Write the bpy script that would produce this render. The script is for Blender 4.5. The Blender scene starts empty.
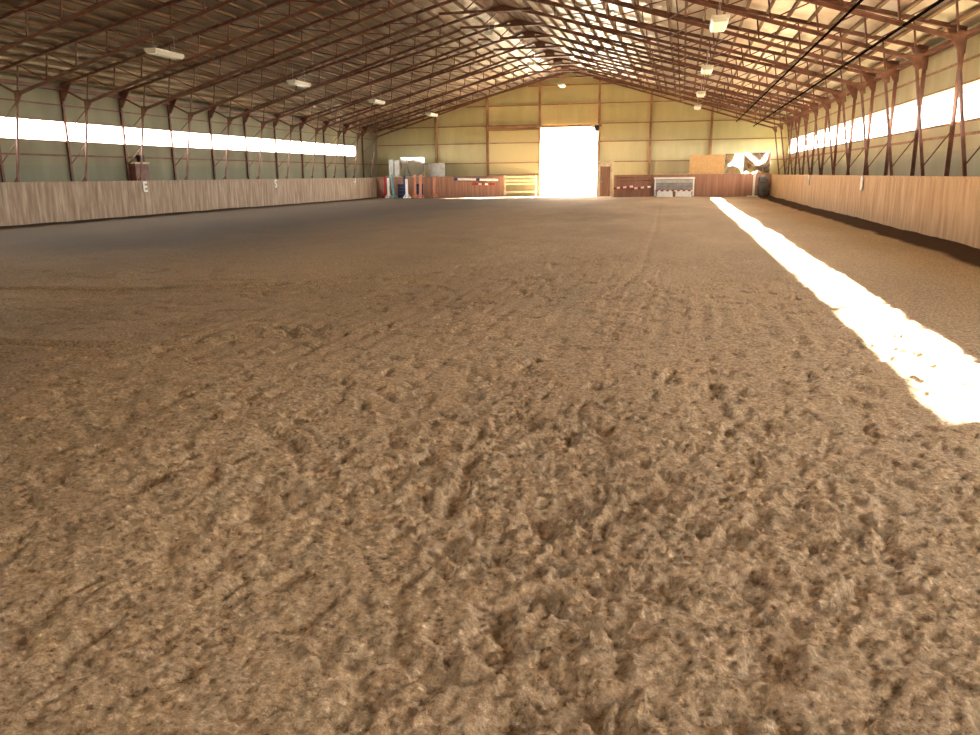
import bpy, math, random
import numpy as np
from mathutils import Vector, Matrix
random.seed(7)
SC = bpy.context.scene
COL = SC.collection

# ------------------------------------------------------------------ camera
W0, H0 = 980.0, 735.0
FPX, YAW, PITCH, ROLL, EYE = 787.46, -0.23552, -0.23916, -0.00982, 1.6
cam_d = bpy.data.cameras.new('camera')
cam_d.sensor_fit = 'HORIZONTAL'; cam_d.sensor_width = 36.0
cam_d.lens = 36.0 * FPX / W0
cam_d.clip_end = 500
cam = bpy.data.objects.new('camera', cam_d); COL.objects.link(cam)
fw = Vector((math.sin(YAW) * math.cos(PITCH), math.cos(YAW) * math.cos(PITCH), math.sin(PITCH)))
rt = Vector((math.cos(YAW), -math.sin(YAW), 0)); up = rt.cross(fw)
r2 = rt * math.cos(ROLL) + up * math.sin(ROLL); u2 = -rt * math.sin(ROLL) + up * math.cos(ROLL)
m = Matrix((r2, u2, -fw)).transposed().to_4x4(); m.translation = Vector((0, 0, EYE))
cam.matrix_world = m
SC.camera = cam

# ------------------------------------------------------------------ light
SC.view_settings.view_transform = 'Standard'
SC.view_settings.look = 'None'
SC.view_settings.gamma = 1.0
SC.view_settings.use_curve_mapping = False
SC.view_settings.exposure = 3.58
SC.cycles.max_bounces = 12; SC.cycles.diffuse_bounces = 8; SC.cycles.glossy_bounces = 4
SC.cycles.sample_clamp_indirect = 12.0
world = bpy.data.worlds.new('sky'); SC.world = world; world.use_nodes = True
bg = world.node_tree.nodes['Background']
bg.inputs[0].default_value = (1.0, 0.97, 0.9, 1); bg.inputs[1].default_value = 3.0
sun_d = bpy.data.lights.new('sun', 'SUN'); sun_d.energy = 26.0; sun_d.angle = math.radians(0.9)
sun_d.color = (1.0, 0.9, 0.74)
sun = bpy.data.objects.new('sun', sun_d); COL.objects.link(sun)
sun.rotation_euler = Vector((1.0, 0.8, 0.621)).to_track_quat('Z', 'Y').to_euler()

# building dimensions
XL, XR, XC = -23.95, 7.2, -8.4          # side walls, ridge
YN, YF = -10.0, 61.7                    # near and far end wall
KL, KR, KY = -22.9, 5.95, 58.5          # kickboards
ZE, ZR = 5.15, 9.1                      # top-chord line at the eave posts and ridge
HALF = 15.45                            # ridge to eave post
F0, BAY = 24.41, 3.411
SLOPE = (ZR - ZE) / HALF
DX0, DX1, DZ = -10.62, -6.32, 5.08      # big doorway
WLZ, WRZ = (3.1, 3.82), (2.9, 3.82)     # strip windows

def portal(loc, rot, sx, sy):
    d = bpy.data.lights.new('window_portal', 'AREA'); d.shape = 'RECTANGLE'; d.size = sx; d.size_y = sy
    d.energy = 1.0; d.cycles.is_portal = True
    o = bpy.data.objects.new('window_portal', d); o.location = loc; o.rotation_euler = rot; COL.objects.link(o)
portal(((DX0 + DX1) / 2, YF + .12, DZ / 2), (math.radians(-90), 0, 0), DX1 - DX0, DZ)
portal((XL - .03, (3 + 57.3) / 2, sum(WLZ) / 2), (0, math.radians(-90), 0), WLZ[1] - WLZ[0], 54.3)
portal((XR + .03, 1.5, sum(WRZ) / 2), (0, math.radians(90), 0), WRZ[1] - WRZ[0], 11)
portal((XR + .03, (9.8 + 61) / 2, sum(WRZ) / 2), (0, math.radians(90), 0), WRZ[1] - WRZ[0], 51.2)

# ------------------------------------------------------------------ helpers
def tag(o, label=None, cat=None, group=None, kind=None):
    if label: o['label'] = label
    if cat: o['category'] = cat
    if group: o['group'] = group
    if kind: o['kind'] = kind
    return o

class MB:
    def __init__(s): s.v = []; s.f = []
    def add(s, vs, fs):
        n = len(s.v); s.v += [tuple(q) for q in vs]; s.f += [tuple(i + n for i in f) for f in fs]; return s
    def box(s, a, b):
        x0, y0, z0 = a; x1, y1, z1 = b
        return s.add([(x0,y0,z0),(x1,y0,z0),(x1,y1,z0),(x0,y1,z0),(x0,y0,z1),(x1,y0,z1),(x1,y1,z1),(x0,y1,z1)],
                     [(0,3,2,1),(4,5,6,7),(0,1,5,4),(1,2,6,5),(2,3,7,6),(3,0,4,7)])
    def bar(s, A, B, w, d=None, side=(0, 1, 0)):
        d = d or w; A = Vector(A); B = Vector(B); t = (B - A).normalized(); sd = Vector(side)
        sd = (sd - t * sd.dot(t)).normalized(); n = t.cross(sd)
        vs = [P + sd * (i * w / 2) + n * (j * d / 2) for P in (A, B) for i, j in ((-1,-1),(1,-1),(1,1),(-1,1))]
        return s.add(vs, [(3,2,1,0),(4,5,6,7),(0,1,5,4),(1,2,6,5),(2,3,7,6),(3,0,4,7)])
    def angle(s, A, B, w, th=.012, side=(0, 1, 0), flip=1):
        # L-section steel angle pair (a T seen from the end)
        A = Vector(A); B = Vector(B); t = (B - A).normalized(); sd = Vector(side)
        sd = (sd - t * sd.dot(t)).normalized(); n = t.cross(sd) * flip
        s.bar(A, B, w, th, side)
        s.bar(A + n * w * .45, B + n * w * .45, th * 1.6, w * .9, side)
        return s
    def tube(s, pts, r, n=10, cap=True):
        pts = [Vector(q) for q in pts]; base = len(s.v); rings = []
        ref = Vector((0, 0, 1))
        for i, P in enumerate(pts):
            t = (pts[min(i+1, len(pts)-1)] - pts[max(i-1, 0)]).normalized()
            a = t.cross(ref if abs(t.dot(ref)) < .95 else Vector((1, 0, 0))).normalized(); b = t.cross(a)
            rr = r[i] if isinstance(r, (list, tuple)) else r
            rings.append([P + (a * math.cos(k*2*math.pi/n) + b * math.sin(k*2*math.pi/n)) * rr for k in range(n)])
        vs = [v for ring in rings for v in ring]; fs = []
        for i in range(len(pts)-1):
            for k in range(n):
                k2 = (k+1) % n; fs.append((i*n+k, i*n+k2, (i+1)*n+k2, (i+1)*n+k))
        if cap:
            fs.append(tuple(range(n))[::-1]); fs.append(tuple((len(pts)-1)*n+k for k in range(n)))
        return s.add(vs, fs)
    def prism(s, poly, y0, y1):     # polygon in x,z extruded along y
        n = len(poly)
        vs = [(x, y0, z) for x, z in poly] + [(x, y1, z) for x, z in poly]
        fs = [tuple(range(n)), tuple(range(n, 2*n))[::-1]] + [(i, i+n, (i+1) % n + n, (i+1) % n) for i in range(n)]
        return s.add(vs, fs)
    def mesh(s, name, mat, smooth=False):
        me = bpy.data.meshes.new(name); me.from_pydata(s.v, [], s.f); me.update()
        me.materials.append(mat)
        if smooth: me.polygons.foreach_set('use_smooth', [True] * len(me.polygons))
        return me
    def build(s, name, mat, parent=None, smooth=False):
        o = bpy.data.objects.new(name, s.mesh(name, mat, smooth)); COL.objects.link(o)
        if parent: o.parent = parent
        return o

def empty(name, loc=(0, 0, 0)):
    o = bpy.data.objects.new(name, None); o.location = loc; o.empty_display_size = .2; COL.objects.link(o); return o
def copy_tree(o, parent=None):
    c = o.copy(); COL.objects.link(c)
    if parent: c.parent = parent
    for ch in list(o.children): copy_tree(ch, c)
    return c
def bevel(o, w=.01, seg=2):
    md = o.modifiers.new('bevel', 'BEVEL'); md.width = w; md.segments = seg; return o

# ------------------------------------------------------------------ materials
def mat(name, col, rough=.7, metal=0.0, spec=.3):
    M = bpy.data.materials.new(name); M.use_nodes = True
    b = M.node_tree.nodes['Principled BSDF']
    b.inputs['Base Color'].default_value = (*col, 1); b.inputs['Roughness'].default_value = rough
    b.inputs['Metallic'].default_value = metal; b.inputs['Specular IOR Level'].default_value = spec
    return M
def nodes(M): return M.node_tree.nodes, M.node_tree.links, M.node_tree.nodes['Principled BSDF']
def noise(M, scale=(1, 1, 1), s=5, detail=4, rough=.55, coord='Object'):
    N, L, b = nodes(M); tc = N.new('ShaderNodeTexCoord'); mp = N.new('ShaderNodeMapping')
    mp.inputs['Scale'].default_value = scale; L.new(tc.outputs[coord], mp.inputs[0])
    n = N.new('ShaderNodeTexNoise'); n.inputs['Scale'].default_value = s; n.inputs['Detail'].default_value = detail
    n.inputs['Roughness'].default_value = rough; L.new(mp.outputs[0], n.inputs[0]); return n
def ramp(M, src, stops):
    N, L, b = nodes(M); r = N.new('ShaderNodeValToRGB'); e = r.color_ramp.elements
    while len(e) < len(stops): e.new(.5)
    for el, (p, c) in zip(e, stops): el.position = p; el.color = (*c, 1) if len(c) == 3 else c
    L.new(src, r.inputs[0]); return r
def vary(M, c0, c1, scale=(1, 1, 1), s=5, lo=.35, hi=.65, detail=5):
    N, L, b = nodes(M); n = noise(M, scale, s, detail); r = ramp(M, n.outputs[0], [(lo, c0), (hi, c1)])
    L.new(r.outputs[0], b.inputs['Base Color']); return r
def bump(M, src, strength=.5, dist=.02, prev=None):
    N, L, b = nodes(M); bp = N.new('ShaderNodeBump'); bp.inputs['Strength'].default_value = strength
    bp.inputs['Distance'].default_value = dist; L.new(src, bp.inputs['Height'])
    if prev: L.new(prev.outputs[0], bp.inputs['Normal'])
    L.new(bp.outputs[0], b.inputs['Normal']); return bp
def mixc(M, fac, a, b_, mode='MIX', f=None):
    N, L, b = nodes(M); x = N.new('ShaderNodeMix'); x.data_type = 'RGBA'; x.blend_type = mode
    if hasattr(fac, 'links'): L.new(fac, x.inputs[0])
    else: x.inputs[0].default_value = fac
    for q, i in ((a, 6), (b_, 7)):
        if hasattr(q, 'links'): L.new(q, x.inputs[i])
        else: x.inputs[i].default_value = (*q, 1)
    return x.outputs[2]
def wave(M, axis='X', s=10, coord='Object', prof='SIN'):
    N, L, b = nodes(M); tc = N.new('ShaderNodeTexCoord'); w = N.new('ShaderNodeTexWave')
    w.wave_type = 'BANDS'; w.bands_direction = axis; w.inputs['Scale'].default_value = s; w.wave_profile = prof
    L.new(tc.outputs[coord], w.inputs[0]); return w

# arena footing
sand = mat('sand_footing', (.3, .2, .12), .95, spec=.12)
N, L, B = nodes(sand)
n1 = noise(sand, (1, 1, 1), 34, 5, .75); n2 = noise(sand, (.25, .1, 1), 1.4, 4); n3 = noise(sand, (1, 1, 1), 210, 3, .7)
c1 = ramp(sand, n1.outputs[0], [(.33, (.15, .085, .042)), (.45, (.38, .26, .145)), (.58, (.52, .38, .23)), (.7, (.8, .64, .44))])
c2 = ramp(sand, n2.outputs[0], [(.3, (.8, .78, .78)), (.7, (1.08, 1.07, 1.05))])
base = mixc(sand, 1.0, c1.outputs[0], c2.outputs[0], 'MULTIPLY')
# damp trodden track along the kickboards
tc = N.new('ShaderNodeTexCoord'); sep = N.new('ShaderNodeSeparateXYZ'); L.new(tc.outputs['Object'], sep.inputs[0])
wob = noise(sand, (1, .6, 1), .8, 3)
def mth(op, a, b_):
    x = N.new('ShaderNodeMath'); x.operation = op
    for i, q in ((0, a), (1, b_)):
        if hasattr(q, 'links'): L.new(q, x.inputs[i])
        else: x.inputs[i].default_value = q
    return x.outputs[0]
def sstep(v, a, b_):
    x = N.new('ShaderNodeMapRange'); x.interpolation_type = 'SMOOTHSTEP'; L.new(v, x.inputs[0])
    x.inputs[1].default_value = a; x.inputs[2].default_value = b_; return x.outputs[0]
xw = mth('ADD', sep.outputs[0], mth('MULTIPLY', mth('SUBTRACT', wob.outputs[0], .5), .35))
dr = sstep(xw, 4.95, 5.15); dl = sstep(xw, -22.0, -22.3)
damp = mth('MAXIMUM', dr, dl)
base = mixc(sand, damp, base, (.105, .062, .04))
# bounce light painted in: footing brightened towards the sunny side
lit_right = mth('MULTIPLY', sstep(mth('ADD', xw, mth('MULTIPLY', n2.outputs[0], 3.0)), -5.0, 3.5), mth('SUBTRACT', 1.0, damp))
base = mixc(sand, mth('MULTIPLY', lit_right, .8), base, mixc(sand, 1.0, base, (1.5, 1.62, 1.95), 'MULTIPLY'))
# darker grey tone towards the far left corner of the riding surface
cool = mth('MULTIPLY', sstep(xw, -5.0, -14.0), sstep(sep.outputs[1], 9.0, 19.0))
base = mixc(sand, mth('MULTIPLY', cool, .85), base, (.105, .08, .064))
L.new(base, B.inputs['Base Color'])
b1 = bump(sand, n1.outputs[0], .9, .035); b2 = bump(sand, n3.outputs[0], .8, .012, b1)

def panel_mat(name, a, b_, axis, s=14.0):
    M = mat(name, a, .55, spec=.35)
    n = noise(M, (1, 1, .25), 1.3, 5); r = ramp(M, n.outputs[0], [(.3, a), (.7, b_)])
    NN, LL, bb = nodes(M)
    w = wave(M, axis, s); d = ramp(M, w.outputs[0], [(0.0, (.86, .86, .84)), (.35, (1, 1, 1)), (1, (1, 1, 1))])
    LL.new(mixc(M, 1.0, r.outputs[0], d.outputs[0], 'MULTIPLY'), bb.inputs['Base Color'])
    bump(M, w.outputs[0], .5, .03); return M
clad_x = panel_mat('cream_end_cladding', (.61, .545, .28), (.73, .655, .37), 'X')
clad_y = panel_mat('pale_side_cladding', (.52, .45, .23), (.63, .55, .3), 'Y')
clad_l = panel_mat('shaded_green_cladding', (.27, .25, .15), (.36, .335, .21), 'Y')  # darker copy of the side cladding, left wall's shade painted into its colour
clad_ll = panel_mat('shaded_lower_cladding', (.23, .235, .155), (.31, .315, .215), 'Y')  # same painted shade for the lower part of the left wall
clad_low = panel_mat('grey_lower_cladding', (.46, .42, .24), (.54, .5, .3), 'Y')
steel = mat('rust_brown_primer_steel', (.13, .05, .032), .55, .0, .4); vary(steel, (.12, .048, .033), (.24, .105, .07), s=3)
purl_m = mat('purlin_timber', (.3, .2, .13), .8); vary(purl_m, (.15, .09, .055), (.27, .175, .11), (1, .1, 1), 6)
girt_m = mat('girt_timber', (.36, .19, .1), .75); vary(girt_m, (.3, .15, .08), (.45, .26, .15), (.3, 1, .3), 5)
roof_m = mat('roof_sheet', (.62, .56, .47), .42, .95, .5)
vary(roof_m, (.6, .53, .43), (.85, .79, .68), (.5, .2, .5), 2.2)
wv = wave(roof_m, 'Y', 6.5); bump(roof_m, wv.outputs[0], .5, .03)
roof_l = mat('dark_roof_sheet', (.4, .34, .27), .42, .95, .5)  # darker version of the roof sheet for the left slope
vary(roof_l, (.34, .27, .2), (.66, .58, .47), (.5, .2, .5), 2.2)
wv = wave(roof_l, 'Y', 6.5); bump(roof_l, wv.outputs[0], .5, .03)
roof_out = mat('roof_outside', (.3, .3, .3), .6)
def plank_mat(name, c0, c1, c2, axis_scale, waxis, ws):
    M = mat(name, c0, .7, spec=.25); NN, LL, bb = nodes(M)
    n = noise(M, axis_scale, 2.2, 7, .62); r = ramp(M, n.outputs[0], [(.3, c0), (.5, c1), (.72, c2)])
    w = wave(M, waxis, ws, prof='SAW'); g = ramp(M, w.outputs[0], [(0.0, (.86, .85, .84)), (.03, (1, 1, 1)), (1, (1, 1, 1))])
    LL.new(mixc(M, 1.0, r.outputs[0], g.outputs[0], 'MULTIPLY'), bb.inputs['Base Color'])
    bump(M, n.outputs[0], .25, .01); return M
kick_r = plank_mat('tan_kickboard_planks', (.38, .21, .09), (.54, .33, .155), (.68, .46, .25), (1, 1.8, .3), 'Y', .42)
kick_l = plank_mat('weathered_kickboard_planks', (.24, .155, .11), (.4, .3, .22), (.62, .51, .4), (1, 2.6, .3), 'Y', .42)
kick_b = plank_mat('brown_end_kickboard', (.27, .13, .085), (.36, .185, .12), (.46, .27, .19), (2.4, 1, .14), 'X', 1.1)
osb = mat('osb_board', (.6, .36, .14), .8); vary(osb, (.46, .26, .1), (.68, .44, .2), (1, 1, 1), 22, .35, .65)
cream = mat('cream_painted_timber', (.75, .6, .38), .6); vary(cream, (.6, .44, .25), (.8, .68, .46), s=4)
door_m = mat('brown_wood_door', (.33, .17, .1), .65); vary(door_m, (.27, .13, .08), (.4, .22, .13), (3, 1, .2), 3)
white = mat('white_paint', (.85, .84, .8), .5); vary(white, (.75, .73, .68), (.9, .89, .86), s=6)
galv = mat('galvanised_steel', (.6, .6, .6), .45, .6)
grey = mat('grey_painted_board', (.3, .28, .28), .7); vary(grey, (.22, .2, .2), (.36, .34, .33), s=3)
lgrey = mat('light_grey_board', (.5, .49, .46), .7); vary(lgrey, (.42, .41, .38), (.56, .55, .5), s=4)
red = mat('red_paint', (.5, .03, .02), .5); vary(red, (.3, .018, .012), (.48, .045, .03), s=5)
navy = mat('navy_paint', (.02, .035, .12), .5); vary(navy, (.015, .025, .09), (.03, .05, .16), s=5)
dnavy = mat('dark_blue_board', (.02, .04, .1), .6); vary(dnavy, (.015, .03, .07), (.03, .055, .13), s=3)
teal = mat('teal_paint', (.1, .38, .4), .5); vary(teal, (.1, .26, .26), (.17, .36, .35), s=5)
salmon = mat('salmon_paint', (.62, .24, .14), .55); vary(salmon, (.52, .2, .12), (.7, .3, .19), s=5)
black = mat('black_metal', (.02, .02, .02), .5)
rod_m = mat('dark_rod', (.006, .004, .003), 1.0, 0, 0)
tarp = mat('dark_grey_plastic', (.14, .135, .14), .25, 0, .6); tn = noise(tarp, (1, 1, 1), 5, 4)
bump(tarp, tn.outputs[0], 1.0, .08)
plate_m = mat('white_enamel', (.9, .9, .86), .4)
ltube = mat('fluorescent_diffuser', (.85, .85, .78), .4)
mirror_m = mat('arena_mirror', (.82, .8, .76), .06, 1.0)
mn = noise(mirror_m, (1, 1, 1), .9, 1, .5); bump(mirror_m, mn.outputs[0], .25, .05)
concrete = mat('pale_gravel_yard', (.6, .58, .52), .9); vary(concrete, (.5, .48, .42), (.66, .63, .57), s=2)
trans = bpy.data.materials.new('translucent_door_sheet'); trans.use_nodes = True
N_, L_ = trans.node_tree.nodes, trans.node_tree.links
N_.remove(N_['Principled BSDF']); out = N_['Material Output']
td = N_.new('ShaderNodeBsdfTranslucent'); td.inputs[0].default_value = (.5, .4, .13, 1)
dd = N_.new('ShaderNodeBsdfDiffuse'); dd.inputs[0].default_value = (.6, .52, .28, 1)
mx = N_.new('ShaderNodeMixShader'); mx.inputs[0].default_value = .1
L_.new(dd.outputs[0], mx.inputs[1]); L_.new(td.outputs[0], mx.inputs[2]); L_.new(mx.outputs[0], out.inputs[0])

# ------------------------------------------------------------------ floor : one continuous footing surface with clods, hoof pits and drag lines
def lattice(seed):
    r = np.random.RandomState(seed); return r.rand(256, 256).astype(np.float32)
def vnoise(x, y, T):
    xi = np.floor(x).astype(np.int64); yi = np.floor(y).astype(np.int64); fx = x - xi; fy = y - yi
    fx = fx*fx*(3-2*fx); fy = fy*fy*(3-2*fy)
    a = T[xi & 255, yi & 255]; b_ = T[(xi+1) & 255, yi & 255]; c = T[xi & 255, (yi+1) & 255]; d = T[(xi+1) & 255, (yi+1) & 255]
    return (a*(1-fx)+b_*fx)*(1-fy)+(c*(1-fx)+d*fx)*fy
def graded(a, b_, s0, near, g, o=0.0):
    xs = [o]; x = o
    while x < b_:
        x += max(s0, (x - o - near) * g + s0); xs.append(min(x, b_))
    x = o; ls = []
    while x > a:
        x -= max(s0, (o - x - near) * g + s0); ls.append(max(x, a))
    return np.array(ls[::-1] + xs)
gx = graded(XL, XR, .014, 2.0, .0062, .0)
gy = graded(YN, YF + .1, .013, .8, .0055, 2.2)
GX, GY = np.meshgrid(gx, gy)
def fbm(x, y, f, seed, octv=3, p=.55):
    s = np.zeros_like(x); a = 1.0; t = 0
    for i in range(octv):
        s += a * (vnoise(x*f + 13.1*i, y*f + 7.7*i, lattice(seed+i)) - .5) * 2; t += a; a *= p; f *= 2.03
    return s / t
dist = np.hypot(GX, GY)
cell = np.maximum(np.gradient(gx)[None, :] * np.ones_like(GY), np.gradient(gy)[:, None] * np.ones_like(GX))
keep = lambda f: np.clip(1.6 - cell * f * 1.9, 0, 1)      # relief finer than the grid is left to the bump
Z = .035 * fbm(GX, GY, .35, 1, 2) + .02 * fbm(GX, GY, 1.3, 5, 2)
wx = GX + .06 * fbm(GX, GY, 5, 70, 2); wy = GY + .06 * fbm(GX, GY, 5, 80, 2)
rough_zone = (1 - .5 * np.clip((GX - .8) / 1.6, 0, 1)) * (.5 + .6 * np.clip(fbm(GX, GY, .45, 20, 2) * 1.6 + .35, 0, 1) + .45 * np.exp(-((GX + 2.8) / 3.2) ** 2 - ((GY - 5.2) / 2.4) ** 2))
clod = fbm(wx, wy, 19, 11, 3, .65) * keep(19)
Z += rough_zone * (.021 * clod + .025 * np.maximum(clod, 0) ** 2 * 2)
clod2 = fbm(wy, wx, 9.5, 141, 2, .6) * keep(9.5)
Z += rough_zone * .012 * clod2
pit = fbm(wx, wy, 6.5, 31, 3, .6) * keep(6.5)
Z -= rough_zone * .045 * np.clip(pit - .14, 0, .3) / .3
fade = np.clip(1.4 - dist / 14.0, 0, 1)
Z += .017 * fbm(GX, GY, 38, 41, 2, .7) * fade * keep(40)
# harrow ridges that run the length of the arena, curving slightly
u = GX + .35 * np.sin(GY * .11) - .02 * GY
Z += .006 * keep(8) * np.sin(u * 2 * np.pi / .23) * np.clip(fbm(GX, GY, .3, 51, 2) * 2 + .2, 0, 1)
def groove(pts, w, depth, broken=0.0, seed=90):
    global Z
    best = np.full(GX.shape, 9.0)
    for (x0, y0), (x1, y1) in zip(pts[:-1], pts[1:]):
        dx, dy = x1-x0, y1-y0; t = np.clip(((GX-x0)*dx + (GY-y0)*dy) / (dx*dx+dy*dy), 0, 1)
        best = np.minimum(best, np.hypot(GX-x0-t*dx, GY-y0-t*dy))
    k = np.exp(-(best/w)**2) * (1 - broken * (vnoise(GX*5, GY*5, lattice(seed)) > .5))
    rim = np.exp(-((best-2.0*w)/w)**2)
    Z += -depth * k + .2 * depth * rim
groove([(-14, 6.2), (-9, 6.3), (-6.56, 6.36), (-5.39, 6.35), (-4.62, 6.83), (-3.62, 7.71), (-2.42, 8.22), (-1.64, 8.81)], .085, .13, .5)
groove([(-1.64, 8.81), (-.94, 9.89), (-.64, 13.7), (-.7, 23.9), (-1.2, 50)], .07, .014, .4)
groove([(-16, 9.2), (-9.89, 9.74), (-7.98, 9.95), (-6.91, 10.35), (-5.62, 11.0), (-4, 12.6)], .11, .13, .3)
groove([(-4.24, 7.65), (-3.89, 7.54), (-3.36, 7.64), (-3.1, 7.95)], .05, .15)
groove([(-4.1, 7.85), (-3.8, 7.76), (-3.3, 7.85), (-3.1, 8.1)], .045, .12)
# berm thrown up against the kickboards
Z += .05 * np.clip((GX - 5.0) / 1.0, 0, 1) + .05 * np.clip((-21.9 - GX) / 1.0, 0, 1)
Z = np.where((GX < KL - .2) | (GX > KR + .2) | (GY > KY + 1.0), 0.0, Z)
ny, nx = GX.shape
co = np.stack([GX, GY, Z], -1).reshape(-1, 3).astype(np.float32)
idx = np.arange(ny*nx).reshape(ny, nx)
q = np.stack([idx[:-1, :-1], idx[:-1, 1:], idx[1:, 1:], idx[1:, :-1]], -1).reshape(-1, 4)
me = bpy.data.meshes.new('floor'); me.vertices.add(len(co)); me.vertices.foreach_set('co', co.ravel())
me.loops.add(q.size); me.loops.foreach_set('vertex_index', q.ravel().astype(np.int32))
me.polygons.add(len(q)); me.polygons.foreach_set('loop_start', np.arange(0, q.size, 4, dtype=np.int32))
me.update(calc_edges=True); me.materials.append(sand)
me.polygons.foreach_set('use_smooth', np.ones(len(q), dtype=bool))
floor = bpy.data.objects.new('floor', me); COL.objects.link(floor)
tag(floor, 'brown sand riding surface covered in clods and hoof pits', 'floor', kind='structure')
yard = MB().box((-80, YF + .3, -.3), (80, YF + 120, -.02)).build('ground', concrete)
tag(yard, 'sunlit pale yard outside the big end doorway', 'ground', kind='structure')
soil = mat('dark_field', (.1, .1, .06), .95); vary(soil, (.08, .085, .04), (.15, .14, .09), s=1)
side_out = MB().box((XR + .4, -60, -.6), (90, YF + .3, -.3)).box((-90, -60, -.6), (XL - .4, YF + .3, -.3)).build('ground', soil)
tag(side_out, 'dark ground outside the side walls', 'ground', kind='structure')

# ------------------------------------------------------------------ shell
def structure(name, mb, m_, label=None):
    o = mb.build(name, m_); tag(o, label, None, kind='structure'); return o
T = .12
def side_wall(name, x, s, wz, segs, label):
    a, b_ = (x, x + s * T) if s > 0 else (x + s * T, x)
    up_ = MB(); up_.box((a, YN, wz[1]), (b_, YF, ZE + .14))
    up_.box((a, YN, 2.15), (b_, YF, wz[0]))
    for y0, y1 in segs: up_.box((a, y0, wz[0]), (b_, y1, wz[1]))
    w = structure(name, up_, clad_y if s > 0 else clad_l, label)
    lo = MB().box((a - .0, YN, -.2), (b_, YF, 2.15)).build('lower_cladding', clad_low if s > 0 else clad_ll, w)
    return w
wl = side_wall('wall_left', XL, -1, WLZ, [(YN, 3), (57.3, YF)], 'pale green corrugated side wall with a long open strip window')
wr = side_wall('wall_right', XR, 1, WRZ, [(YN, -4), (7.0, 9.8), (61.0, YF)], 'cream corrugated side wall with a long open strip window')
o = MB().prism([(XR + T, 3.83), (XR + .92, 3.86), (XR + .92, 3.88), (XR + T, 3.86)], 9.8, 61.0).build('trim_20', roof_out)  # added flap, out of view, narrows the sun strip on the floor
tag(o, 'unseen flap added outside the right strip window to trim the sun', kind='structure')
# end walls (gable shape cut round the doorway)
def zroof(x): return ZR - SLOPE * abs(x - XC) + .185
fb = MB()
fb.prism([(XL - T, -.2), (DX0, -.2), (DX0, zroof(DX0)), (XL - T, zroof(XL - T))], YF, YF + T)
fb.prism([(DX1, -.2), (XR + T, -.2), (XR + T, zroof(XR + T)), (DX1, zroof(DX1))], YF, YF + T)
fb.prism([(DX0, DZ), (DX1, DZ), (DX1, zroof(DX1)), (XC, zroof(XC)), (DX0, zroof(DX0))], YF, YF + T)
fb.box((DX0 - .3, YF + T, DZ + .02), (DX1 + .3, YF + 1.15, DZ + .08))  # added canopy, out of view, shortens the sun patch inside the doorway
structure('wall_back', fb, clad_x, 'yellow cream gable end wall with a big open doorway')
nb = MB()
nb.prism([(XL - T, -.2), (-3, -.2), (-3, zroof(-3)), (XC, zroof(XC)), (XL - T, zroof(XL - T))], YN - T, YN)
nb.prism([(0, -.2), (XR + T, -.2), (XR + T, zroof(XR + T)), (0, zroof(0))], YN - T, YN)
nb.prism([(-3, -.2), (0, -.2), (0, zroof(0)), (-3, zroof(-3))], YN - T, YN)
structure('wall_front', nb, clad_x, 'gable end wall behind the camera')
# roof deck, two slopes
dz0 = .19
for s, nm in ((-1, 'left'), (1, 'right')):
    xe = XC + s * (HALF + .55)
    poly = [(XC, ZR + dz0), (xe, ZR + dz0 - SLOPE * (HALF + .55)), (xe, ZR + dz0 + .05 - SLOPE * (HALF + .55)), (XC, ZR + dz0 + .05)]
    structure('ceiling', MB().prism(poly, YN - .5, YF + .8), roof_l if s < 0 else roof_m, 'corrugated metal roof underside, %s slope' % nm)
# window sills and heads: thin trims
def strip(name, x, s, z0, z1, y0, y1, label, m_=girt_m):
    a, b_ = sorted((x, x - s * .05)); return structure(name, MB().box((a, y0, z0), (b_, y1, z1)), m_, label)
n_tr = [0]
def trim(mb, m_, label):
    n_tr[0] += 1; return structure('trim_%d' % n_tr[0], mb, m_, label)
for x, s, wz, y0, y1, side in ((XL, -1, WLZ, YN, 57.3, 'left'), (XR, 1, WRZ, 9.8, 61.0, 'right')):
    a, b_ = sorted((x, x - s * .06))
    trim(MB().box((a, y0, wz[0] - .06), (b_, y1, wz[0])), girt_m, 'thin sill along the %s strip window' % side)
    trim(MB().box((a, y0, wz[1]), (b_, y1, wz[1] + .05)), girt_m, 'thin head rail along the %s strip window' % side)
    trim(MB().box((a, YN, 2.5), (b_, YF, 2.57)), girt_m if s > 0 else steel, 'horizontal girt below the %s strip window' % side)
    trim(MB().box((a, YN, 4.42), (b_, YF, 4.47)), girt_m if s > 0 else steel, 'horizontal girt above the %s strip window' % side)
    a, b_ = sorted((x - s * .02, x - s * .2))
    trim(MB().box((a, YN, ZE - .16), (b_, YF, ZE - .02)), steel, 'eave beam on top of the %s wall' % side)

# end wall posts and girts
for x, nm in ((-18.95, 'leftmost'), (-14.8, 'second from the left'), (DX0 - .09, 'left of the big doorway'), (DX1 + .09, 'right of the big doorway'),
              (-2.44, 'second from the right'), (1.9, 'rightmost')):
    o = MB().box((x - .08, YF - .2, 0), (x + .08, YF, zroof(x) - .28)).build('wall_post', girt_m)
    tag(o, 'tall brown post on the cream end wall, ' + nm, 'wall post', 'posts on the far end wall')
def girt(x0, x1, z, lab, h_=.07):
    o = MB().box((x0, YF - .1, z - h_/2), (x1, YF, z + h_/2)).build('wall_girt', girt_m)
    tag(o, lab, 'wall girt', 'girts across the far end wall')
for z, nm in ((2.53, 'lowest row, just above the kickboard'), (4.0, 'at half the height of the big doorway'), (5.3, 'level with the head of the doorway')):
    girt(XL + .1, DX0 - .17, z, 'horizontal brown girt left of the doorway, ' + nm)
    girt(DX1 + .17, XR - .1, z, 'horizontal brown girt right of the doorway, ' + nm)
girt(XC - 8.1, XC + 8.1, 6.74, 'horizontal brown girt running above the big doorway')
girt(XC - 3.2, XC + 3.2, 8.1, 'short horizontal girt high under the gable peak', .1)
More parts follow.
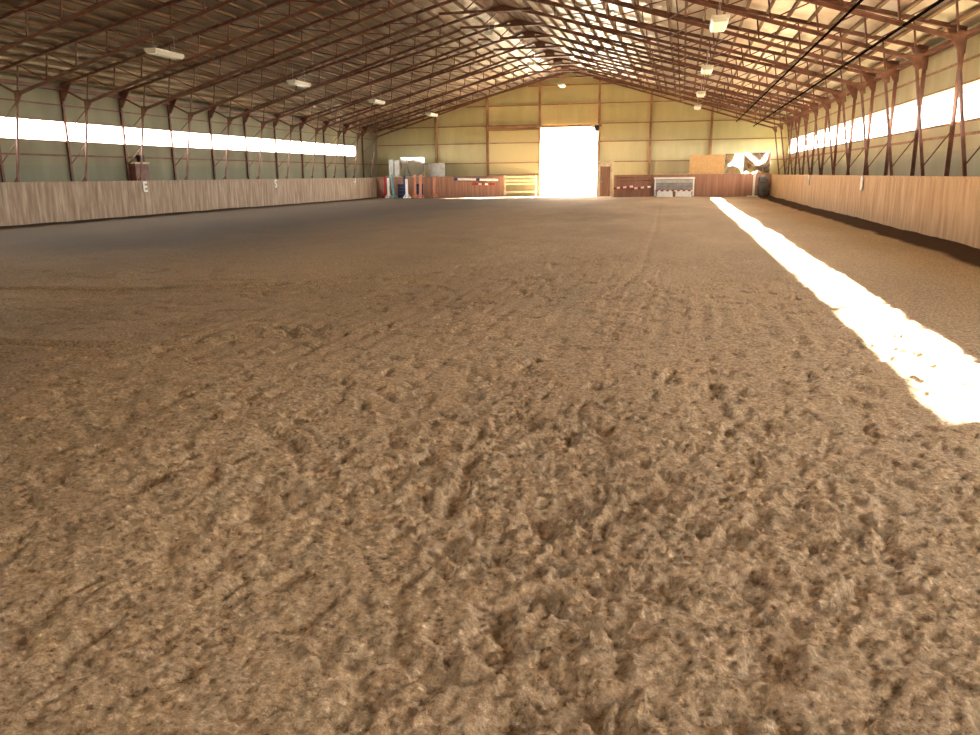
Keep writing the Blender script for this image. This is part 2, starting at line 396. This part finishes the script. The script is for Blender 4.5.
for s, nm in ((-1, 'left'), (1, 'right')):
    o = MB().bar((XC + s * .03, YF - .27, ZR - .058), (XC + s * HALF, YF - .27, ZE - .05), .1, .16).build('gable_rafter', steel)
    tag(o, 'sloping brown rafter along the %s half of the far gable' % nm, 'rafter', 'rafters on the far gable')

# ------------------------------------------------------------------ doorway: sliding leaf, track, opener, frame
dr_ = empty('sliding_door', (DX0 - 2.1, YF - .26, 0)); tag(dr_, 'large cream sliding door leaf pushed open left of the doorway', 'sliding door')
MB().box((-1.95, -.02, 1.62), (2.0, .02, 5.0)).build('door_sheet', trans, dr_)
for z in (1.66, 2.53, 4.0, 4.95): MB().box((-2.0, -.06, z-.04), (2.05, -.02, z+.04)).build('door_rail', girt_m, dr_)
for x in (-1.97, 2.02): MB().box((x-.05, -.06, 1.6), (x+.05, -.02, 5.02)).build('door_stile', girt_m, dr_)
tr_ = MB().box((-14.9, YF - .32, 5.08), (DX1 + .3, YF - .17, 5.22)).build('door_track', girt_m)
tag(tr_, 'long brown sliding door track over the big doorway', 'door track')
ob = empty('door_opener', (DX1 - .02, YF - .52, 4.95)); tag(ob, 'small dark motor box at the top right corner of the doorway', 'door opener')
bevel(MB().box((-.16, -.14, -.2), (.16, .14, .2)).build('motor_box', black, ob), .02)
MB().tube([(-.16, 0, .05), (-.42, 0, .05)], .07).build('gear_housing', white, ob)
MB().box((-.1, .14, -.3), (.1, .2, .3)).build('bracket', galv, ob)

# ------------------------------------------------------------------ kickboards
def kick(pts_face, name, m_, label, cap):
    pass
k = empty('kickboard', (KL, 24, 0)); tag(k, 'long weathered pinkish grey plank kickboard down the left side', 'kickboard')
MB().box((-.06, YN - 24, -.1), (0, KY - 24, 1.48)).build('plank_face', kick_l, k)
MB().box((-.14, YN - 24, 1.48), (.03, KY - 24, 1.53)).build('cap_rail', kick_l, k)
k = empty('kickboard', (KR, 24, 0)); tag(k, 'long tan plank kickboard down the right side', 'kickboard')
MB().box((0, YN - 24, -.1), (.06, KY - 24, 1.43)).build('plank_face', kick_r, k)
MB().box((-.03, YN - 24, 1.43), (.14, KY - 24, 1.48)).build('cap_rail', kick_r, k)
# end boards: left part angles back towards the doorway
def wallseg(A, B, z0, z1, th=.06):
    A = Vector((*A, 0)); B = Vector((*B, 0)); n = Vector((0, 0, 1)).cross((B - A).normalized()) * th
    P = [A, B, B + n, A + n]
    return MB().add([(v.x, v.y, z) for z in (z0, z1) for v in P], [(0,3,2,1),(4,5,6,7),(0,1,5,4),(1,2,6,5),(2,3,7,6),(3,0,4,7)])
k = empty('kickboard'); tag(k, 'reddish brown end kickboard between the left corner and the doorway', 'kickboard')
wallseg((KL + .01, KY + .03), (-13.35, 60.6), -.1, 1.5).build('plank_face', kick_b, k)
wallseg((KL + .04, KY + .01), (-13.35, 60.57), 1.5, 1.55, .14).build('cap_rail', kick_b, k)
k = empty('kickboard'); tag(k, 'dark brown end kickboard between the doorway and the right corner', 'kickboard')
wallseg((-4.75, KY + .02), (KR - .01, KY + .02), -.1, 1.5).build('plank_face', kick_b, k)
wallseg((-4.75, KY + .01), (KR - .04, KY + .01), 1.5, 1.55, .14).build('cap_rail', kick_b, k)
# gate of rails between end kickboard and doorway
g = empty('rail_gate', (0, 0, 0)); tag(g, 'low wooden rail gate beside the left edge of the bright doorway', 'gate')
for z in (.35, .95, 1.2, 1.47): wallseg((-13.3, 60.62), (-10.9, 61.2), z - .07, z + .07, .05).build('rail', cream, g)
for x, y in ((-13.25, 60.68), (-10.95, 61.24)): MB().box((x-.06, y, 0), (x+.06, y+.12, 1.6)).build('gate_post', cream, g)

# brown door with cream frame right of the doorway
d = empty('walk_door', (-5.4, KY + .1, 0)); tag(d, 'narrow brown door in a cream frame right of the bright doorway', 'door')
MB().box((-.36, -.03, .05), (.36, .03, 2.15)).build('door_leaf', door_m, d)
MB().box((-.52, -.08, 0), (-.36, .08, 2.33)).build('jamb', cream, d); MB().box((.36, -.08, 0), (.52, .08, 2.33)).build('jamb', cream, d)
MB().box((-.36, -.08, 2.15), (.36, .08, 2.33)).build('head', cream, d)
MB().box((-.6, -.12, 2.42), (.6, .08, 2.55)).build('lintel_board', cream, d)
MB().tube([(-.28, -.03, 1.1), (-.28, -.1, 1.1), (-.2, -.1, 1.1)], .02, 8).build('door_handle', galv, d)

# OSB panel and arena mirrors
o = MB().box((.45, KY + .12, 1.56), (2.78, KY + .15, 2.86)).build('osb_panel', osb)
tag(o, 'orange brown OSB panel standing above the end kickboard', 'panel')
def mirror(x0, x1, z0, z1, tilt, yaw, label, y=KY + .2, wav=0.0, frame=lgrey, seed=1):
    r = empty('arena_mirror', ((x0+x1)/2, y, z0)); r.rotation_euler = (tilt, 0, yaw)
    tag(r, label, 'mirror')
    w = (x1 - x0) / 2; h_ = z1 - z0; n = 24; mb = MB(); rs = random.Random(seed)
    ph = [rs.uniform(0, 6) for _ in range(4)]
    vs = []
    for j in range(n + 1):
        for i in range(n + 1):
            u_ = i / n; v_ = j / n
            yy = wav * (math.sin(u_ * 6.5 + ph[0]) * math.cos(v_ * 3.1 + ph[1]) + .6 * math.sin(v_ * 5 + u_ * 3 + ph[2]))
            vs.append((-w + 2 * w * u_, -.03 + yy, h_ * v_))
    fs = [(j*(n+1)+i, j*(n+1)+i+1, (j+1)*(n+1)+i+1, (j+1)*(n+1)+i) for j in range(n) for i in range(n)]
    mb.add(vs, fs).build('mirror_sheet', mirror_m, r, True)
    MB().box((-w - .04, .02, -.03), (w + .04, .06, h_ + .04)).build('backing_board', frame, r)
    for x in (-w * .7, w * .7):
        if x0 < -10: continue
        MB().box((x - .05, .06, -z0), (x + .05, .14, h_)).build('support_post', frame, r)
    return r
mirror(2.82, 4.05, 1.56, 2.9, math.radians(0), 0, 'warped arena mirror beside the OSB panel', wav=.006, seed=3)
mirror(4.16, 5.8, 1.56, 2.95, math.radians(0), 0, 'bright arena mirror at the right end of the end kickboard', wav=.007, seed=8)
mirror(-21.05, -19.15, 1.58, 2.98, math.radians(0), 0, 'wide warped arena mirror above the left end kickboard', y=KY + .55, wav=.006, seed=5)
for x0, x1, z1, lab, mm in ((-21.95, -21.6, 2.85, 'narrow beige panel standing left of the wide mirror', lgrey),
                        (-21.5, -21.12, 2.8, 'narrow leaning panel right beside the wide mirror', lgrey)):
    o = MB().box((x0, KY + .4, 1.56), (x1, KY + .44, z1)).build('board_panel', mm); tag(o, lab, 'panel')
o = MB().box((-19.05, KY + 1.1, 1.57), (-17.7, KY + 1.13, 2.55)).build('board_panel', lgrey); tag(o, 'pale grey low panel right of the wide left mirror', 'panel')

# ------------------------------------------------------------------ truss frames
def zb(ins): return 4.55 + .30 * (ins - 1.1)      # bottom chord height by inset from the post line
def zt(ins): return ZE + SLOPE * ins
INS_END = HALF - 2.0
def frame():
    r = empty('roof_truss', (XC, 0, 0))
    for s in (-1, 1):
        X = lambda ins: s * (HALF - ins)
        MB().angle((X(0), 0, 0), (X(0), 0, zt(0)), .11, .02).build('outer_post', steel, r)
        MB().angle((X(.5), 0, 0), (X(.5), 0, 1.3), .1, .02).build('inner_leg', steel, r) if False else None
        MB().angle((X(.36), 0, 0), (X(1.1), 0, zb(1.1)), .08, .016).build('inner_leg', steel, r)
        MB().angle((X(0), 0, zt(0)), (0, 0, ZR), .13, .02, flip=-s).build('top_chord', steel, r)
        MB().angle((X(1.1), 0, zb(1.1)), (X(INS_END), 0, zb(INS_END)), .11, .02, flip=s).build('bottom_chord', steel, r)
        # gusset plates
        g0 = [(X(-.04), zt(0) + .02), (X(.5), zt(.5)), (X(.08), zt(0) - .55), (X(-.04), zt(0) - .55)]
        MB().prism(g0, -.03, .03).build('eave_gusset', steel, r)
        k0 = [(X(1.0), zb(1.1) + .1), (X(1.36), zb(1.36)), (X(1.08), zb(1.1) - .34), (X(.97), zb(1.1) - .28)]
        MB().prism(k0, -.03, .03).build('knee_gusset', steel, r)
        MB().bar((X(.12), 0, zt(0) - .12), (X(1.08), 0, zb(1.1)), .08, .07).build('knee_brace', steel, r)
        # web
        N_P = 10; ti = [1.28 + 1.245 * j for j in range(N_P)]; bi = [1.12 + 1.26 * j for j in range(N_P + 1)]
        for j in range(N_P):
            MB().bar((X(ti[j]), 0, zt(ti[j])), (X(bi[j]), 0, zb(bi[j])), .04, .045).build('web_strut', steel, r)
            if j + 1 < N_P:
                MB().bar((X(ti[j]), .02, zt(ti[j])), (X(bi[j+1]), .02, zb(bi[j+1])), .03, .035).build('web_diagonal', steel, r)
        # column lacing
        for z in (((3.3, 4.3), (2.1, 3.0), (.9, 1.8)) if s < 0 else ((1.75, 2.7), (.7, 1.6))):
            li = lambda zz: .36 + .74 * zz / zb(1.1)
            lo_, hi_ = z
            if s < 0: A, B = (X(.02), 0, lo_ + .1), (X(li(hi_)), 0, hi_)
            else: A, B = (X(li(lo_)), 0, lo_), (X(.02), 0, hi_)
            MB().bar(A, B, .03, .03).build('lacing_bar', steel, r)
    MB().angle((-2.0, 0, zb(INS_END)), (2.0, 0, zb(INS_END)), .11, .02).build('collar_tie', steel, r)
    for x in (-1.0, 1.0):
        MB().bar((x, 0, zb(INS_END)), (0, 0, ZR - .05), .04, .045).build('web_diagonal', steel, r)
    MB().prism([(-.35, ZR - .09), (0, ZR + .02), (.35, ZR - .09), (.2, ZR - .28), (-.2, ZR - .28)], -.035, .035).build('ridge_gusset', steel, r)
    return r
proto = frame()
ORD = ['', 'nearest the far end wall', 'second', 'third', 'fourth', 'fifth', 'sixth', 'seventh', 'eighth', 'ninth', 'tenth', 'eleventh',
       'twelfth', 'thirteenth', 'fourteenth', 'fifteenth', 'sixteenth', 'seventeenth', 'eighteenth', 'nineteenth', 'twentieth',
       'twenty-first', 'twenty-second', 'twenty-third', 'twenty-fourth', 'twenty-fifth', 'twenty-sixth']
ks = list(range(10, -4, -1))
for i, kk in enumerate(ks):
    o = proto if i == 0 else copy_tree(proto)
    o.location.y = F0 + kk * BAY
    tag(o, 'rust brown steel roof truss, ' + (ORD[1] if i == 0 else ORD[i+1] + ' counted from the far end wall'), 'truss frame', 'steel truss frames spanning the arena')

# purlins
NP_ = 24
for s, nm in ((-1, 'left'), (1, 'right')):
    for j in range(NP_):
        ins = .35 + j * (HALF - .55) / NP_; x = XC + s * (HALF - ins); z = zt(ins) + .065
        o = MB().bar((0, YN - 17, 0), (0, YF - .35 - 17, 0), .09, .1, (1, 0, -s * SLOPE)).build('purlin', purl_m)
        o.location = (x, 17, z + .055)
        tag(o, 'timber roof purlin on the %s slope, %s' % (nm, (ORD[NP_ - j] if j < NP_ - 1 else 'first') + ' down from the ridge'), 'purlin', 'roof purlins')
rb = MB().prism([(-.72, -.13), (0, .055), (.72, -.13), (.72, -.04), (0, .145), (-.72, -.04)], YN - 17, YF - .2 - 17).build('ridge_beam', purl_m); rb.location = (XC, 17, ZR + .03)
tag(rb, 'dark ridge beam along the peak of the roof', 'ridge beam')

# bracing rods on the right slope
for x, nm in ((4.75, 'lower'), (3.57, 'upper')):
    ins = HALF - (x - XC)
    o = MB().tube([(0, -9, 0), (0, 44.4, 0)], .036, 8).build('bracing_rod', rod_m); o.location = (x, 17, zb(ins) - .08)
    tag(o, 'long straight bracing rod under the right roof trusses, ' + nm + ' of the two', 'bracing rod', 'long bracing rods under the right slope')
nb_ = 0
for i, kk in enumerate(range(9, -1, -1)):
    for x0, x1, nm in ((-.62, .12, 'near the ridge side'), (.82, 1.28, 'by the ceiling lights')):
        i0, i1 = HALF - (x0 - XC), HALF - (x1 - XC)
        y0, y1 = F0 + kk * BAY + BAY, F0 + kk * BAY
        o = MB().bar((0, BAY/2, zb(i0) - zb((i0+i1)/2)), (x1 - x0, -BAY/2, zb(i1) - zb((i0+i1)/2)), .035, .035, (1, 0, 0)).build('truss_brace', steel)
        o.location = (x0, (y0 + y1) / 2, zb((i0 + i1) / 2) - .07)
        tag(o, 'thin slanting brace between bottom chords %s, %s bay from the far end' % (nm, ['first', 'second', 'third', 'fourth', 'fifth', 'sixth', 'seventh', 'eighth', 'ninth', 'tenth'][i]), 'brace', 'slanting braces between trusses')

# ------------------------------------------------------------------ ceiling lights
def light():
    r = empty('ceiling_light')
    bevel(MB().box((-.21, -.75, 0), (.21, .75, .09)).build('housing', white, r), .02)
    bevel(MB().prism([(-.2, 0), (.2, 0), (.15, -.07), (-.15, -.07)], -.73, .73).build('diffuser', ltube, r), .01)
    for y in (-.55, .55): MB().tube([(0, y, .09), (0, y, .75)], .008, 6).build('hanger', galv, r)
    return r
lp = light()
spots = [(-16.2, 23.6, 5.45, 'in the left row, nearest'), (-16.2, 32.9, 5.5, 'in the left row, second from near'), (-16.2, 42.0, 5.5, 'in the left row, third from near'),
         (-16.2, 51.8, 5.5, 'in the left row, farthest'), (-8.5, 36.4, 7.6, 'under the ridge, nearest'), (-8.5, 46.5, 7.6, 'under the ridge, middle'),
         (-8.5, 57.6, 7.65, 'under the ridge, farthest'),
         (.7, 21.5, 5.15, 'in the right row, nearest'), (.7, 31.9, 5.3, 'in the right row, second from near'), (.7, 42.4, 5.4, 'in the right row, third from near'), (.7, 52.0, 5.5, 'in the right row, farthest')]
for i, (x, y, z, nm) in enumerate(spots):
    o = lp if i == 0 else copy_tree(lp)
    o.location = (x, y, z); tag(o, 'white hanging fluorescent light ' + nm, 'ceiling light', 'hanging arena lights')

# ------------------------------------------------------------------ dressage letters
def letter(ch, x, y, z, rz, label):
    r = empty('arena_letter', (x, y, z)); r.rotation_euler = (0, 0, rz); tag(r, label, 'letter sign', 'white arena letters')
    c = bpy.data.curves.new('letter', 'FONT'); c.body = ch; c.size = .62; c.extrude = .012; c.offset = .018
    c.align_x = 'CENTER'; c.align_y = 'CENTER'; c.materials.append(plate_m)
    t_ = bpy.data.objects.new('letter_text', c); COL.objects.link(t_); bpy.context.view_layer.update()
    me_ = bpy.data.meshes.new_from_object(t_.evaluated_get(bpy.context.evaluated_depsgraph_get()))
    bpy.data.objects.remove(t_); o = bpy.data.objects.new('letter', me_); COL.objects.link(o); o.rotation_euler = (math.radians(90), 0, 0); o.parent = r
    o.location = (0, -.015, 0)
PI = math.pi
letter('E', KL + .03, 30.9, 1.24, PI/2, 'white letter E on the left kickboard, nearest of its row')
letter('S', KL + .03, 42.6, 1.24, PI/2, 'white letter S on the left kickboard')
letter('H', KL + .03, 54.2, 1.24, PI/2, 'white letter H on the left kickboard close to the far corner')
letter('B', KR - .03, 29.5, 1.2, -PI/2, 'cream white letter B on the right tan kickboard')
letter('R', KR - .03, 41.3, 1.2, -PI/2, 'cream white letter R on the right tan kickboard')

# ------------------------------------------------------------------ cabinet behind left kickboard
c = empty('wall_cabinet', (XL + .22, 31.7, 0)); tag(c, 'dark brown cabinet behind the left kickboard', 'cabinet')
MB().box((-.2, -.4, .6), (.2, .5, 2.25)).build('cabinet_body', steel, c)
MB().box((-.22, -.45, 2.25), (.24, .55, 2.33)).build('cabinet_top', cream, c)
o = MB().box((-.12, -.12, 0), (.12, .12, .3)).build('black_box', black); o.location = (XL + .22, 31.98, 2.33)
tag(o, 'small black box on top of the brown cabinet', 'box')

# ------------------------------------------------------------------ jump equipment, left corner
def standard(x, y, m_, label, h_=1.62, lean=0.0, r_=None):
    r = empty('jump_standard', (x, y, 0)); r.rotation_euler = (0, lean, 0); tag(r, label, 'jump standard', 'jump standards in the left corner')
    bevel(MB().box((-.085, -.06, .06), (.085, .06, h_)).build('upright', m_, r), .008)
    MB().bar((-.3, 0, .05), (.3, 0, .05), .09, .09).build('foot', m_, r); MB().bar((0, -.3, .05), (0, .3, .05), .09, .09, (1, 0, 0)).build('foot', m_, r)
    for s in (-1, 1): MB().bar((s * .26, 0, .08), (s * .04, 0, .34), .05, .05).build('foot_brace', m_, r)
    return r
standard(-22.0, 58.05, red, 'dark red jump standard in the left corner')
standard(-21.62, 57.75, white, 'white jump standard next to the dark red one', 1.5)
standard(-21.15, 57.55, teal, 'teal jump standard in the left corner', 1.75, math.radians(-4))
standard(-20.36, 57.85, navy, 'navy blue jump standard behind the salmon ones')
standard(-20.02, 57.3, white, 'white jump standard between the navy and salmon ones', 1.4)
standard(-19.6, 57.9, salmon, 'salmon pink jump standard, left of the pair', 1.7, math.radians(2))
standard(-18.98, 57.35, salmon, 'salmon pink jump standard, right of the pair', 1.7, math.radians(2))
standard(-18.35, 58.85, salmon, 'faded salmon jump standard leaning by the brown end kickboard', 1.5)
def fill_panel(x0, x1, y, z0, z1, m_, label):
    r = empty('jump_filler', ((x0+x1)/2, y, 0)); w = (x1-x0)/2; tag(r, label, 'jump panel')
    n = 4; dzz = (z1-z0)/n
    for i in range(n): bevel(MB().box((-w, -.02, z0 + i*dzz), (w, .02, z0 + (i+1)*dzz - .02)).build('board', m_, r), .005)
    for x in (-w + .08, w - .08): MB().box((x-.04, .02, 0), (x+.04, .07, z1)).build('batten', m_, r)
fill_panel(-21.05, -20.3, 58.2, .05, 1.05, dnavy, 'dark blue boarded jump panel behind the teal standard')
fill_panel(-19.62, -19.08, 58.35, .05, 1.05, dnavy, 'dark blue boarded jump panel between the salmon standards')
fill_panel(-22.55, -22.15, 58.15, .05, 1.35, kick_b, 'red brown boarded jump panel in the corner')

# ------------------------------------------------------------------ striped poles
def striped(A, B, r_, cols, n, label, group=None):
    A = Vector(A); B = Vector(B); mid = (A + B) / 2
    r = empty('jump_pole', mid); tag(r, label, 'jump pole', group)
    for i in range(n):
        P = A.lerp(B, i / n) - mid; Q = A.lerp(B, (i + 1) / n) - mid
        o = MB().tube([P, Q], r_, 12).build('painted_band', cols[i % len(cols)], r, False)
def cup(x, y, z, side=1):
    pass
striped((-16.95, 59.45, 1.36), (-13.65, 60.15, 1.26), .09, [navy, white, white, white, white, white], 12, 'long white pole with a navy end hung on the end kickboard')
striped((-15.6, 59.7, .98), (-13.9, 60.05, .95), .075, [red, red, white, red, white, red, red], 7, 'short red and white pole below the long white pole')
striped((-4.75, 58.28, .62), (-3.4, 58.28, .74), .07, [red, white], 6, 'red and white jump pole right of the brown door, left one')
striped((-3.5, 58.1, .58), (-2.15, 58.1, .72), .07, [red, white], 6, 'red and white jump pole right of the brown door, right one')
def bracket(x, y, z0, z1, label):
    r = empty('pole_stand', (x, y, 0)); tag(r, label, 'pole stand')
    MB().box((-.05, -.05, .04), (.05, .05, z1)).build('upright', door_m, r)
    MB().box((-.2, -.14, 0), (.2, .14, .05)).build('foot', door_m, r)
bracket(-4.6, 58.3, 0, .55, 'low brown stand under the left end of the striped poles')
bracket(-3.45, 58.2, 0, .5, 'low brown stand under the middle of the striped poles')
bracket(-2.3, 58.1, 0, .6, 'low brown stand under the right end of the striped poles')
for z, y in ((1.42, 58.4), (1.2, 58.4)):
    o = empty('wooden_pole', (-3.35, y, z)); MB().tube([(-1.15, 0, 0), (1.15, 0, 0)], .05, 10).build('pole', door_m, o)
    for q_ in (-.9, .9): MB().box((q_ - .03, -.06, -.08), (q_ + .03, .099, -.04)).build('hook', black, o)
    tag(o, 'bare brown pole hung on the end kickboard, ' + ('upper' if z > 1.3 else 'lower') + ' of two', 'pole', 'bare poles right of the brown door')

# ------------------------------------------------------------------ planks jump and white filler boxes
r = empty('plank_jump', (-.52, 58.05, 0)); tag(r, 'grey plank jump panel with a white top rail against the end kickboard', 'jump panel')
bevel(MB().box((-1.42, -.1, 1.22), (1.38, .02, 1.36)).build('top_rail', white, r), .02)
for z0, z1, m_ in ((.98, 1.18, lgrey), (.74, .95, grey), (.5, .71, grey)): bevel(MB().box((-1.3, -.03, z0), (1.28, .02, z1)).build('plank', m_, r), .006)
for x in (-1.32, 1.3): MB().box((x-.05, -.06, 0), (x+.05, .04, 1.24)).build('upright', white, r); MB().box((x-.06, -.25, 0), (x+.06, .25, .06)).build('foot', grey, r)
striped((-1.8, 57.7, .442), (.78, 57.7, .442), .04, [red, white], 14, 'thin red and white pole above the white filler boxes')
for x, nm in ((-1.15, 'left'), (.12, 'right')):
    r = empty('filler_box', (x, 57.6, 0)); tag(r, 'white filler box on the ground, %s of the two' % nm, 'filler box', 'white filler boxes')
    bevel(MB().prism([(-.56, .02), (.56, .02), (.52, .38), (-.52, .38)], -.2, .2).build('box_body', white, r), .03)
    bevel(MB().box((-.55, -.23, .36), (.55, .23, .4)).build('box_lid', white, r), .01)

# ------------------------------------------------------------------ white post and dark bundle in right corner
r = empty('white_post', (4.75, 57.6, 0)); tag(r, 'white upright post on a small base in the right far corner', 'post')
bevel(MB().box((-.07, -.07, .05), (.07, .07, 1.62)).build('upright', white, r), .01)
bevel(MB().box((-.4, -.2, 0), (.3, .2, .09)).build('base', white, r), .02)
MB().bar((0, 0, 1.5), (.28, 0, 1.68), .05, .05).build('top_hook', white, r)
r = empty('wrapped_bundle', (5.36, 57.85, 0)); tag(r, 'dark grey bundle wrapped in plastic in the right far corner', 'bundle')
rs = random.Random(4); mb = MB(); nseg, nring = 20, 14; vs = []
for j in range(nring):
    t = j / (nring - 1); z = 1.42 * t * (1 + (.06 * rs.uniform(-1, 1) if 0 < j < 13 else 0)); rad = .36 * (1 - .4 * t * t) if 0 < j < nring - 1 else .12
    for i in range(nseg):
        a = i * 2 * PI / nseg; rr = rad * (1 + .2 * math.sin(3 * a + 5 * t) + .12 * math.sin(7 * a - 9 * t) + .16 * rs.uniform(-1, 1))
        vs.append((rr * math.cos(a), rr * .75 * math.sin(a), z))
fs = [(j*nseg+i, j*nseg+(i+1) % nseg, (j+1)*nseg+(i+1) % nseg, (j+1)*nseg+i) for j in range(nring-1) for i in range(nseg)]
fs += [tuple(range(nseg))[::-1], tuple((nring-1)*nseg+i for i in range(nseg))]
mb.add(vs, fs).build('plastic_wrap', tarp, r, True)
for z in (.4, .95): MB().tube([(.36*(1-.25*z)*1.1*math.cos(a*PI/10), .27*(1-.25*z)*1.1*math.sin(a*PI/10), z) for a in range(21)], .018, 6).build('strap', black, r)
